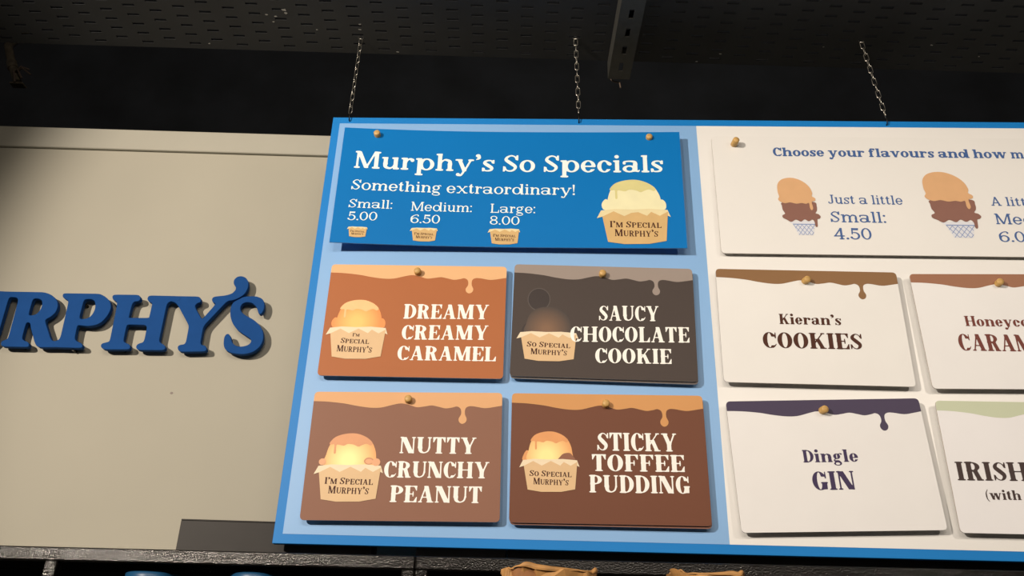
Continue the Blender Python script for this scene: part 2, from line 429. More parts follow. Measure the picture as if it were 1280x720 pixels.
def fill(outer, holes):
    loops = [outer]+holes
    tr = geometry.tessellate_polygon([[Vector((x, y, 0)) for x, y in L] for L in loops])
    V = [p for L in loops for p in L]; fs = []
    for t in tr:
        a, b, c = (V[i] for i in t)
        ar = (b[0]-a[0])*(c[1]-a[1])-(c[0]-a[0])*(b[1]-a[1])
        if abs(ar) < 1e-14: continue
        fs.append(tuple(t) if ar > 0 else (t[0], t[2], t[1]))
    return V, fs
GC = {}
def glyph_mesh(ch, st):
    if (ch, st) in GC: return GC[(ch, st)]
    S = STYLES[st]; prims, adv = glyph(ch, S)
    s = 1/56 if st != 'cup' else 1/36
    xs = np.arange(-.25, adv+.35, s); ys = np.arange(-.42, 1.14, s); X, Y = np.meshgrid(xs, ys)
    F = None; k = S['k']
    for p in prims:
        v = p(X, Y)
        if F is None: F = v
        else:
            h = np.maximum(k-np.abs(F-v), 0)/k
            F = np.minimum(F, v)-h*h*k*.25
    F = F+0.004
    loops = [simplify(P, s*.16) for P in contours(F, xs[0], ys[0], s)]
    loops = [P for P in loops if len(P) > 2 and abs(sarea(P)) > .0008]
    outs = [P for P in loops if sarea(P) > 0]; holes = [P for P in loops if sarea(P) < 0]
    parts = [fill(o, [h for h in holes if inside(h[0], o)]) for o in outs]
    xa = min(p[0] for o in outs for p in o); xb = max(p[0] for o in outs for p in o)
    GC[(ch, st)] = (parts, xa, xb); return GC[(ch, st)]
def text_polys(s, st, caps_scale=None, gap=None):
    """the ink of one line of lettering, baseline at 0, left ink edge at 0"""
    gap = {'fat': .065, 'cup': .06, 'bold': .075, 'semi': .075, 'lite': .09, 'reg': .09, 'heavy': .06}[st] if gap is None else gap
    x = 0; out = []; end = 0
    for ch in s:
        if ch == ' ': x += .34 if st != 'cup' else .30; continue
        k = 1.0; cc = ch
        if caps_scale and ch.islower(): cc = ch.upper(); k = caps_scale
        parts, xa, xb = glyph_mesh(cc, st)
        for V, fs in parts: out.append(([(x+(px-xa)*k, py*k) for px, py in V], fs))
        x += (xb-xa)*k; end = x; x += gap
    return out, end
def put_text(mb, s, st, m, x0, y0, x1, y1, h, z, caps_scale=None, warp=None):
    polys, wd = text_polys(s, st, caps_scale)
    sx = (x1-x0)/wd; sl = (y1-y0)/wd
    for V, fs in polys:
        P = [(x0+px*sx, y0+px*sl+py*h) for px, py in V]
        mb.add([(px, py, z+(warp(px) if warp else 0)) for px, py in P], fs, m)

def shape(mb, P, m, z, warp=None, smooth=0):
    if smooth: P = [tuple(q) for q in crom(P, smooth, True)]
    if sarea(P) < 0: P = P[::-1]
    V, fs = fill(list(P), [])
    mb.add([(x, y, z+(warp(x) if warp else 0)) for x, y in V], fs, m)
def ellipse(cx, cy, rx, ry, n=28): return [(cx+rx*math.cos(2*math.pi*i/n), cy+ry*math.sin(2*math.pi*i/n)) for i in range(n)]
def rounded(P, r, n=4):
    out = []
    for i in range(len(P)):
        a, b, c = (np.array(P[i-1], float), np.array(P[i], float), np.array(P[(i+1) % len(P)], float))
        la, lc = np.linalg.norm(a-b), np.linalg.norm(c-b); d1 = min(r, .42*la); d2 = min(r, .42*lc)
        p = b+(a-b)/la*d1; q = b+(c-b)/lc*d2
        for k in range(n+1):
            t = k/n; out.append(tuple((1-t)**2*p+2*t*(1-t)*b+t*t*q))
    return out

# ---------------------------------------------------------------- materials
M_wall = mat('cream_wall_paint', alb((189, 174, 147), .745), .75, var=.025, scale=3, bump=.02)
M_trim = mat('cream_trim_paint', alb((192, 178, 152), .73), .6, var=.03, scale=6)
M_deck = mat('dark_ceiling_paint', (.0265, .030, .035), .6, var=.15, scale=8)
M_void = mat('black_wall_paint', (.045, .053, .066), .8, var=.25, scale=5)
M_fleck = mat('bare_plaster_fleck', (.55, .55, .52), .7)
M_floor = mat('grey_floor', (.28, .27, .25), .5, var=.1, scale=4)
M_signblue = mat('sign_blue_paint', (.010, .064, .235), .65, var=.04, spec=.05)
M_frame = mat('board_blue', (.010, .20, .58), .45, var=.03, scale=5, spec=.2)
M_lightblue = mat('board_light_blue', (.225, .43, .74), .4, var=.02, scale=5, spec=.35)
M_white = mat('board_white', alb((240, 226, 208)), .4, var=.012, scale=5)
M_wood = mat('peg_wood', alb((205, 155, 85)), .5, var=.2, scale=120)
M_card_edge = mat('card_edge', alb((205, 185, 165)), .5)
M_banner = mat('banner_blue', (.002, .165, .50), .5, var=.02, scale=5, spec=.12)
M_chain = mat('chain_steel', (.62, .60, .54), .3, metal=1.0, var=.15, scale=200)
M_hook = mat('black_hook_metal', (.01, .01, .01), .4, metal=.6)
M_strut = mat('dark_strut_metal', (.046, .047, .042), .5, metal=0.0, var=.15, scale=40)
M_hammer = mat('hammered_black_metal', (.007, .0065, .006), .13, var=.5, scale=300, bump=.48, spec=.42)
M_black = mat('black_panel', (.006, .006, .006), .6, var=.3, scale=10)
M_greybox = mat('charcoal_box_board', (.018, .0165, .015), .5, var=.1, scale=20, spec=.25)
M_greybox2 = mat('dark_box_board', (.045, .044, .040), .5, var=.1, scale=20, spec=.3)
M_blackbox = mat('black_box_board', (.008, .008, .008), .5, var=.2, scale=20)
M_lid = mat('blue_lid_plastic', (.010, .075, .18), .4)
M_tub = mat('white_tub_plastic', (.6, .6, .58), .4)
M_kraft = mat('kraft_paper', alb((186, 130, 70)), .65, var=.25, scale=45, bump=.3)
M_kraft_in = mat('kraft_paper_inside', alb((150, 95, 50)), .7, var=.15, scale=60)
M_conduit = mat('rusty_conduit', (.10, .085, .06), .5, var=.4, scale=60)
M_wire = mat('dull_wire', (.12, .09, .07), .5)
M_cream = mat('ink_cream', alb((252, 236, 214)), .5, var=.01)
M_pale = mat('ink_white', alb((240, 240, 236)), .5, var=.01)
M_blueink = mat('ink_blue', (.045, .115, .32), .5, var=.02)
M_brownink = mat('ink_brown', alb((84, 46, 32), .8), .5, var=.02, spec=.15)
M_redbrownink = mat('ink_red_brown', alb((126, 66, 54), .8), .5, var=.02, spec=.15)
M_purpleink = mat('ink_purple', alb((74, 58, 84), .8), .5, var=.02, spec=.15)
M_darkink = mat('ink_dark_brown', alb((78, 60, 54), .8), .5, var=.02, spec=.15)
M_cupink = mat('ink_cup_brown', alb((80, 42, 30), .8), .5, var=.02, spec=.15)

# ---------------------------------------------------------------- the setting
WALL_Y, WALL_TOP = 2.10, 2.974
mb = MB(); mb.box((-3.2, WALL_Y, 0), (3.2, WALL_Y+.12, WALL_TOP-.002), M_wall)
mb.add(ellipse(0, 0, .004, .003, 8) and [(-.868+x, WALL_Y-.0006, 2.168+y) for x, y in ellipse(0, 0, .0042, .0032, 8)], [tuple(range(8))], M_wire)
wall_back = tag(mb.build('wall_back'), kind='structure')
mb = MB(); mb.box((-3.2, WALL_Y-.012, 2.904), (3.2, WALL_Y-.0005, WALL_TOP), M_trim, .002)
tag(mb.build('trim_1'), kind='structure')
mb = MB(); mb.box((-3.4, 2.75, 0), (3.4, 2.85, 4.6), M_void)
tag(mb.build('wall_upper'), kind='structure')
mb = MB(); mb.box((-3.4, -3.5, -.05), (3.4, 2.75, 0), M_floor)
tag(mb.build('floor'), kind='structure')
mb = MB(); mb.box((-3.4, -3.5, 4.5), (3.4, 2.75, 4.6), M_void)
tag(mb.build('ceiling_upper'), kind='structure')

CZ, CEDGE = 3.13, 1.904
mb = MB()
CW_, CH_, SL, SW = .0668, .0358, .0320, .0078
def deck_cell(x0, x1, y0, y1, yc):
    xc = (x0+x1)/2; a, b, c, d = xc-SL/2, xc+SL/2, yc-SW/2, yc+SW/2; t = .004
    v = [(x0, y0, CZ), (x1, y0, CZ), (x1, y1, CZ), (x0, y1, CZ), (a, c, CZ), (b, c, CZ), (b, d, CZ), (a, d, CZ),
         (a, c, CZ+t), (b, c, CZ+t), (b, d, CZ+t), (a, d, CZ+t)]
    mb.add(v, [(1, 0, 4, 5), (2, 1, 5, 6), (3, 2, 6, 7), (0, 3, 7, 4), (4, 8, 9, 5), (5, 9, 10, 6), (6, 10, 11, 7), (7, 11, 8, 4)], M_deck)
k = -10
while True:
    xc = -1.384+CW_*k
    if xc > 2.3: break
    ph = 1.757 if k % 2 == 0 else 1.739
    j0 = math.floor((1.40-ph)/CH_)
    ys = [ph+CH_*j for j in range(j0, j0+40) if 1.42 < ph+CH_*j < CEDGE-.012]
    x0, x1 = xc-CW_/2, xc+CW_/2
    for i, yc in enumerate(ys):
        lo = yc-CH_/2; hi = yc+CH_/2 if i < len(ys)-1 else CEDGE
        if i == 0: mb.add([(x0, 1.30, CZ), (x0, lo, CZ), (x1, lo, CZ), (x1, 1.30, CZ)], [(0, 1, 2, 3)], M_deck)
        deck_cell(x0, x1, lo, hi, yc)
    k += 1
XA, XB = -1.384-CW_*10.5, xc-CW_/2
mb.add([(XA, -3.5, CZ), (XA, 1.30, CZ), (XB, 1.30, CZ), (XB, -3.5, CZ)], [(0, 1, 2, 3)], M_deck)
mb.add([(XA, CEDGE, CZ), (XA, CEDGE, CZ+.03), (XB, CEDGE, CZ+.03), (XB, CEDGE, CZ)], [(0, 1, 2, 3)], M_deck)
random.seed(4)
for fx, fy, r in [(-.66, 1.765, .004), (-.633, 1.74, .006), (-.630, 1.752, .004), (-.685, 1.76, .004), (-.672, 1.786, .003), (-.436, 1.786, .003), (-.4395, 1.806, .004),
                  (-.559, 1.812, .003), (-.876, 1.881, .003), (-.65, 1.70, .005), (-.345, 1.893, .003), (.565, 1.86, .003), (.84, 1.82, .002), (1.13, 1.80, .003), (.505, 1.895, .003), (1.28, 1.84, .002)]:
    P = [(fx+r*random.uniform(.6, 1.6)*math.cos(t), fy+r*random.uniform(.4, 1.2)*math.sin(t)) for t in [i*math.pi/3.5 for i in range(7)]]
    mb.add([(x, y, CZ-.0006) for x, y in P[::-1]], [tuple(range(7))], M_fleck)
tag(mb.build('ceiling'), kind='structure')

# ---------------------------------------------------------------- menu board
BO = Vector((-0.486981, 1.842629, 2.859400)); BYAW = -0.037543
BM = Matrix.Translation(BO) @ Matrix(((math.cos(BYAW), 0, math.sin(BYAW), 0), (math.sin(BYAW), 0, -math.cos(BYAW), 0), (0, 1, 0, 0), (0, 0, 0, 1)))
BH, BB, BXB, BL = 1.093984, 0.019807, 0.953894, 1.907787
def on_board(u, w, d, a=0.0): return BM @ Matrix.Translation((u, w, d)) @ Matrix.Rotation(a, 4, 'Z')
board = empty('menu_board', on_board(BL/2, -BH, -.009), 'wide blue-framed menu board with light blue and white halves hanging on chains', 'menu board')
bx0 = -BL/2; by0 = BH; bz0 = .009
def bl(u, w, d): return (u+bx0, w+by0, d+bz0)
mb = MB(); mb.box(bl(0, -BH, -.018), bl(BL, 0, 0), M_frame, .0008); mb.build('backing_panel', board)
mb = MB(); mb.box(bl(BB, -(BH-BB), .00003), bl(BXB, -BB, .0006), M_lightblue); tag(mb.build('field_sheet', board), 'light blue half')
mb = MB(); mb.box(bl(BXB, -(BH-BB), .00003), bl(BL-BB, -BB, .0006), M_white); tag(mb.build('field_sheet', board), 'white half')
PEGS = [(0.1313, -0.0781, 0.046, 0, 0), (0.8261, -0.0755, 0.036, 0, 0), (1.0418, -0.0834, 0.038, 0.1, 0.12), (0.263, -0.4631, 0.034, 0, 0.1), (0.701, -0.463, 0.034, 0, 0.05), (1.1709, -0.4715, 0.036, 0.25, 0.15), (1.6191, -0.472, 0.036, -0.15, 0.1), (0.2644, -0.7816, 0.033, 0.1, -0.1), (0.7022, -0.7824, 0.033, 0, 0), (1.1714, -0.786, 0.036, 0.2, 0.1)]
PEG_ON = ['at the left end of the blue banner', 'at the right end of the blue banner', 'above the ice cream cones of the white banner', 'on the pale drip of the caramel card',
          'on the grey drip of the chocolate cookie card', 'on the brown drip of the white cookies card', 'on the reddish drip of the honeycomb card', 'on the tan drip of the nutty peanut card',
          'on the tan drip of the toffee pudding card', 'on the purple drip of the gin card']
for (u, w_, ln, tx, ty), where in zip(PEGS, PEG_ON):
    mb = MB(); r = .0082
    prof = [(.0005, 0), (r, 0), (r*1.02, ln*.5), (r, ln-.002), (r-.002, ln), (.0004, ln+.0003)]
    mb.lathe(prof, M_wood, 20)
    o = mb.build('wooden_peg'); o.matrix_world = on_board(u, w_-.002, .0006) @ Matrix.Rotation(ty*.5, 4, 'X') @ Matrix.Rotation(tx*.6, 4, 'Y')
    tag(o, 'short round wooden peg '+where, 'peg', 'wooden pegs on the menu board')

# ---------------------------------------------------------------- printed pictures (flat prints on the cards)
def tub_print(parent, box, scoop, cap, side, extra=None, text=("I'm Special", "Murphy's"), three=False, warp=None, tiny=False, body=None, liner=None):
    x0, y0, x1, y1 = box
    def q(P): return [(x0+(x-45)/697*(x1-x0), y1-(y-75)/610*(y1-y0)) for x, y in P]
    B_ = body or mat('print_tub_kraft', alb((222, 176, 122)), .5, var=.02); L_ = liner or mat('print_tub_liner', alb((238, 208, 165)), .5, var=.02)
    mb = MB(); z = .0003
    if not tiny:
        for s in side: shape(mb, q(s[0]), s[1], z, warp, smooth=4)
        shape(mb, q([(140, 372), (150, 270), (185, 170), (260, 100), (380, 75), (490, 88), (590, 140), (640, 210), (660, 290), (655, 380), (400, 400)]), scoop, z+.0002, warp, smooth=5)
        if cap: shape(mb, q([(172, 168), (215, 118), (280, 90), (370, 75), (460, 80), (550, 112), (612, 160), (595, 185), (550, 170), (505, 182), (470, 196), (420, 178), (360, 172), (320, 188), (270, 180),
                             (245, 185), (246, 250), (234, 262), (224, 250), (222, 180), (195, 178)]), cap, z+.0004, warp, smooth=4)
        if extra: extra(mb, q, z+.0005)
        yo = 0
    else:
        B0, B1 = y1, y0
        def q(P): return [(x0+(x-45)/697*(x1-x0), y1-(y-355)/330*(y1-y0)) for x, y in P]
    shape(mb, q([(45, 445), (85, 372), (215, 358), (380, 362), (545, 355), (715, 366), (742, 432), (712, 420), (700, 450), (110, 450), (97, 430)]), L_, z+.0006, warp)
    shape(mb, q([(97, 430), (205, 380), (305, 425), (410, 377), (520, 422), (560, 385), (640, 422), (718, 382), (690, 655), (530, 682), (300, 685), (145, 665)]), B_, z+.0008, warp)
    tp = mb.build('printed_tub', parent)
    mb = MB()
    lines = [(text[0], 165, 530, 650, 536, 58), (text[1], 210, 612, 615, 618, 64)]
    if three: lines = [("I'm", 350, 458, 430, 459, 34), ("Special", 225, 526, 545, 532, 52), ("Murphy's", 192, 612, 586, 620, 64)]
    for s, xa, ya, xb, yb, h in lines:
        (pa, pb), (pc, pd) = q([(xa, ya), (xb, yb)]); hh = q([(0, 0)])[0][1]-q([(0, h)])[0][1]
        put_text(mb, s, 'cup', M_cupink, pa, pb, pc, pd, hh, z+.0010, caps_scale=.82, warp=warp)
    mb.build('tub_lettering', tp)
    return tp

def cone_print(parent, box):
    x0, y0, x1, y1 = box
    def q(P): return [(x0+(x-62)/233*(x1-x0), y1-(y-83)/322*(y1-y0)) for x, y in P]
    mt = mat('print_tan_scoop', alb((222, 165, 112)), .5, var=.03); mc = mat('print_chocolate_scoop', alb((140, 92, 74)), .5, var=.03)
    mw = mat('print_cone_white', alb((226, 216, 208)), .5, var=.01); ml = mat('print_cone_lattice', alb((142, 152, 178)), .5, var=.01)
    mb = MB(); z = .0003
    shape(mb, q([(112, 333), (190, 326), (262, 330), (255, 350), (132, 350)]), mw, z)
    shape(mb, q([(130, 345), (255, 345), (240, 405), (155, 405)]), mw, z+.0002)
    for i in range(-3, 7):
        for sgn in (1, -1):
            # one lattice line clipped to the cone
            pts = []
            for t in np.linspace(0, 1, 25):
                y = 347+t*58; x = (130+i*24+t*58*.85) if sgn > 0 else (255-i*24-t*58*.85)
                if 131+t*25 < x < 254-t*15: pts.append((x, y))
            if len(pts) > 2:
                (ax, ay), (bx_, by_) = pts[0], pts[-1]
                shape(mb, q([(ax-2, ay), (ax+2, ay), (bx_+2, by_), (bx_-2, by_)]), ml, z+.0004+(.0001 if sgn > 0 else 0))
    shape(mb, q([(130, 344), (256, 344), (255, 349), (131, 349)]), ml, z+.0006)
    shape(mb, q([(84, 226), (180, 218), (270, 222), (280, 245), (278, 268), (268, 284), (284, 290), (294, 303), (286, 314), (274, 318), (271, 340), (269, 356), (262, 362), (256, 354), (255, 334), (244, 320), (222, 330), (200, 319), (178, 332), (150, 321), (122, 334), (98, 322), (78, 312), (76, 298), (92, 288), (82, 268), (80, 245)]), mc, z+.0007, smooth=4)
    shape(mb, q([(65, 165), (68, 125), (90, 97), (130, 84), (175, 86), (220, 105), (252, 135), (265, 170), (260, 188), (277, 200), (275, 214), (255, 222), (258, 256), (248, 268), (240, 255), (238, 228), (220, 232), (195, 228), (165, 232), (130, 225), (100, 230), (75, 222), (62, 208), (70, 192)]), mt, z+.0009, smooth=4)
    return mb.build('printed_ice_cream', parent)

CARD_W, CARD_H, CARD_T = .42, .2815, .0035
DRIP = [(0, .078), (.05, .080), (.10, .085), (.17, .097), (.23, .114), (.30, .128), (.36, .127), (.42, .105), (.465, .092), (.51, .104), (.55, .122), (.59, .116), (.63, .107), (.67, .119), (.705, .130), (.74, .122), (.762, .114),
        (.782, .132), (.786, .175), (.774, .212), (.778, .240), (.793, .254), (.810, .242), (.816, .213), (.806, .175), (.808, .131), (.826, .112), (.855, .113), (.91, .126), (.96, .116), (1.0, .105)]
CARD_RECT = rounded([(-CARD_W/2, -CARD_H/2), (CARD_W/2, -CARD_H/2), (CARD_W/2, CARD_H/2), (-CARD_W/2, CARD_H/2)], .010, 5)
def panel(P, t, mf, me, warp=None):
    mb = MB(); n = len(P); wv = warp or (lambda x: 0)
    V, fs = fill(list(P), [])
    mb.add([(x, y, wv(x)) for x, y in V], fs, mf)
    mb.add([(x, y, -t+wv(x)) for x, y in V], [f[::-1] for f in fs], me)
    mb.add([(x, y, wv(x)) for x, y in P]+[(x, y, -t+wv(x)) for x, y in P], [(i, n+i, n+(i+1) % n, (i+1) % n) for i in range(n)], me)
    return mb
CARDS = {  # name: (u, w, tilt, panel, drip, ink, label)
 'dreamy': (0.2640, -0.5878, -0.0012, (196, 112, 62), (252, 188, 128), M_cream, 'orange-brown menu card reading DREAMY CREAMY CARAMEL with pale drip and tub picture'),
 'saucy': (0.7008, -0.5841, -0.0150, (94, 78, 68), (168, 146, 128), M_cream, 'dark grey-brown menu card reading SAUCY CHOCOLATE COOKIE, front card on its peg'),
 'nutty': (0.2653, -0.9051, 0.0120, (158, 106, 80), (242, 176, 118), M_cream, 'brown menu card reading NUTTY CRUNCHY PEANUT below the caramel card'),
 'sticky': (0.7058, -0.9017, 0.0048, (128, 76, 52), (226, 156, 92), M_cream, 'dark brown menu card reading STICKY TOFFEE PUDDING, front card on its peg'),
 'cookies': (1.1769, -0.5878, -0.0084, (240, 226, 208), (152, 108, 68), M_brownink, 'white menu card with brown drip and the word COOKIES'),
 'honey': (1.6298, -0.5904, 0.0126, (243, 229, 213), (172, 116, 84), M_redbrownink, 'white menu card with reddish drip reading Honeycomb CARAMEL, cut by the right frame edge'),
 'gin': (1.1809, -0.9050, 0.0365, (240, 226, 210), (80, 66, 84), M_purpleink, 'tilted white menu card with dark purple drip and the word GIN'),
 'irish': (1.6309, -0.9019, 0.0012, (243, 229, 215), (208, 204, 165), M_darkink, 'white menu card with pale green drip reading IRISH, at lower right of the board'),
}

# measured places of the print, in metres on each card: card, words, hand, x0, y0, x1, y1, height
TEXTS = [
   ('blue', "Murphy's So Specials", 'bold', -0.3889, 0.0366, 0.3869, 0.0364, 0.0504),
   ('blue', 'Something extraordinary!', 'semi', -0.3888, -0.0271, 0.1666, -0.0302, 0.0296),
   ('blue', 'Small:', 'lite', -0.3898, -0.079, -0.2832, -0.0786, 0.0242),
   ('blue', '5.00', 'lite', -0.389, -0.1148, -0.3172, -0.113, 0.0238),
   ('blue', 'Medium:', 'lite', -0.2365, -0.0821, -0.0868, -0.082, 0.0256),
   ('blue', '6.50', 'lite', -0.2352, -0.1166, -0.1635, -0.1162, 0.0238),
   ('blue', 'Large:', 'lite', -0.0409, -0.0829, 0.0691, -0.0831, 0.0255),
   ('blue', '8.00', 'lite', -0.0412, -0.1159, 0.0312, -0.1164, 0.0238),
   ('white', 'Choose your flavours and how', 'heavy', -0.2611, 0.1094, 0.3196, 0.1085, 0.0256),
   ('white', 'Just a little', 'reg', -0.1415, -0.0293, 0.0386, -0.03, 0.0257),
   ('white', 'Small:', 'reg', -0.1422, -0.0812, -0.0098, -0.0817, 0.0304),
   ('white', '4.50', 'reg', -0.1405, -0.1287, -0.0505, -0.1282, 0.0311),
   ('white', 'm', 'heavy', 0.3296, 0.1083, 0.3613, 0.1084, 0.0253),
   ('white', 'A little', 'reg', 0.251, -0.0301, 0.3669, -0.0305, 0.0249),
   ('white', 'Medium:', 'reg', 0.2516, -0.0818, 0.4395, -0.0825, 0.0293),
   ('white', '6.00', 'reg', 0.2502, -0.1303, 0.3388, -0.13, 0.0287),
   ('dreamy', 'DREAMY', 'fat', -0.0267, 0.0022, 0.1719, 0.0039, 0.0363),
   ('dreamy', 'CREAMY', 'fat', -0.0267, -0.0502, 0.1727, -0.0475, 0.0354),
   ('dreamy', 'CARAMEL', 'fat', -0.0323, -0.1004, 0.1926, -0.0992, 0.0343),
   ('saucy', 'SAUCY', 'fat', -0.0098, 0.0003, 0.1277, 0.0029, 0.0376),
   ('saucy', 'CHOCOLATE', 'fat', -0.0756, -0.0542, 0.1954, -0.0477, 0.0374),
   ('saucy', 'COOKIE', 'fat', -0.0185, -0.1039, 0.153, -0.1007, 0.0356),
   ('nutty', 'NUTTY', 'fat', -0.0101, 0.003, 0.1559, 0.0027, 0.0357),
   ('nutty', 'CRUNCHY', 'fat', -0.0401, -0.0498, 0.1855, -0.0497, 0.0348),
   ('nutty', 'PEANUT', 'fat', -0.0236, -0.1015, 0.1712, -0.102, 0.0345),
   ('sticky', 'STICKY', 'fat', -0.0233, 0.0144, 0.1475, 0.0147, 0.0392),
   ('sticky', 'TOFFEE', 'fat', -0.0356, -0.0301, 0.1614, -0.0291, 0.0359),
   ('sticky', 'PUDDING', 'fat', -0.0421, -0.0755, 0.1695, -0.0748, 0.0365),
   ('cookies', "Kieran's", 'fat', -0.0737, 0.0025, 0.0663, 0.0028, 0.0251),
   ('cookies', 'COOKIES', 'fat', -0.1154, -0.0569, 0.107, -0.0554, 0.038),
   ('honey', 'Honeycomb', 'fat', -0.1071, 0.0091, 0.0922, 0.007, 0.0248),
   ('honey', 'CARAMEL', 'fat', -0.1319, -0.0506, 0.0891, -0.0531, 0.04),
   ('gin', 'Dingle', 'fat', -0.0615, 0.0032, 0.0551, 0.0031, 0.0264),
   ('gin', 'GIN', 'fat', -0.049, -0.0557, 0.0394, -0.0553, 0.0386),
   ('irish', 'IRISH', 'fat', -0.1949, -0.033, -0.0468, -0.0317, 0.0391),
   ('irish', '(with', 'fat', -0.1436, -0.072, -0.0719, -0.0715, 0.0196),
]
BOXES = [
   ('blue', 'tub_small', -0.3865, -0.1615, -0.3369, -0.1323),
   ('blue', 'tub_medium', -0.2347, -0.1674, -0.1666, -0.1292),
   ('blue', 'tub_large', -0.0455, -0.1711, 0.0335, -0.1272),
   ('blue', 'tub', 0.2196, -0.1675, 0.3981, 0.0141),
   ('white', 'cone', -0.2632, -0.1178, -0.1651, 0.0444),
   ('white', 'cone', 0.0942, -0.1201, 0.2201, 0.0658),
   ('dreamy', 'tub', -0.2028, -0.1, -0.0596, 0.048),
   ('saucy', 'tub', -0.1983, -0.103, -0.0565, 0.0316),
   ('nutty', 'tub', -0.1913, -0.1024, -0.0421, 0.0458),
   ('sticky', 'tub', -0.1906, -0.0764, -0.0622, 0.0546),
   ('saucy', 'cookie', -0.1743, 0.0233, -0.1248, 0.0778),
]
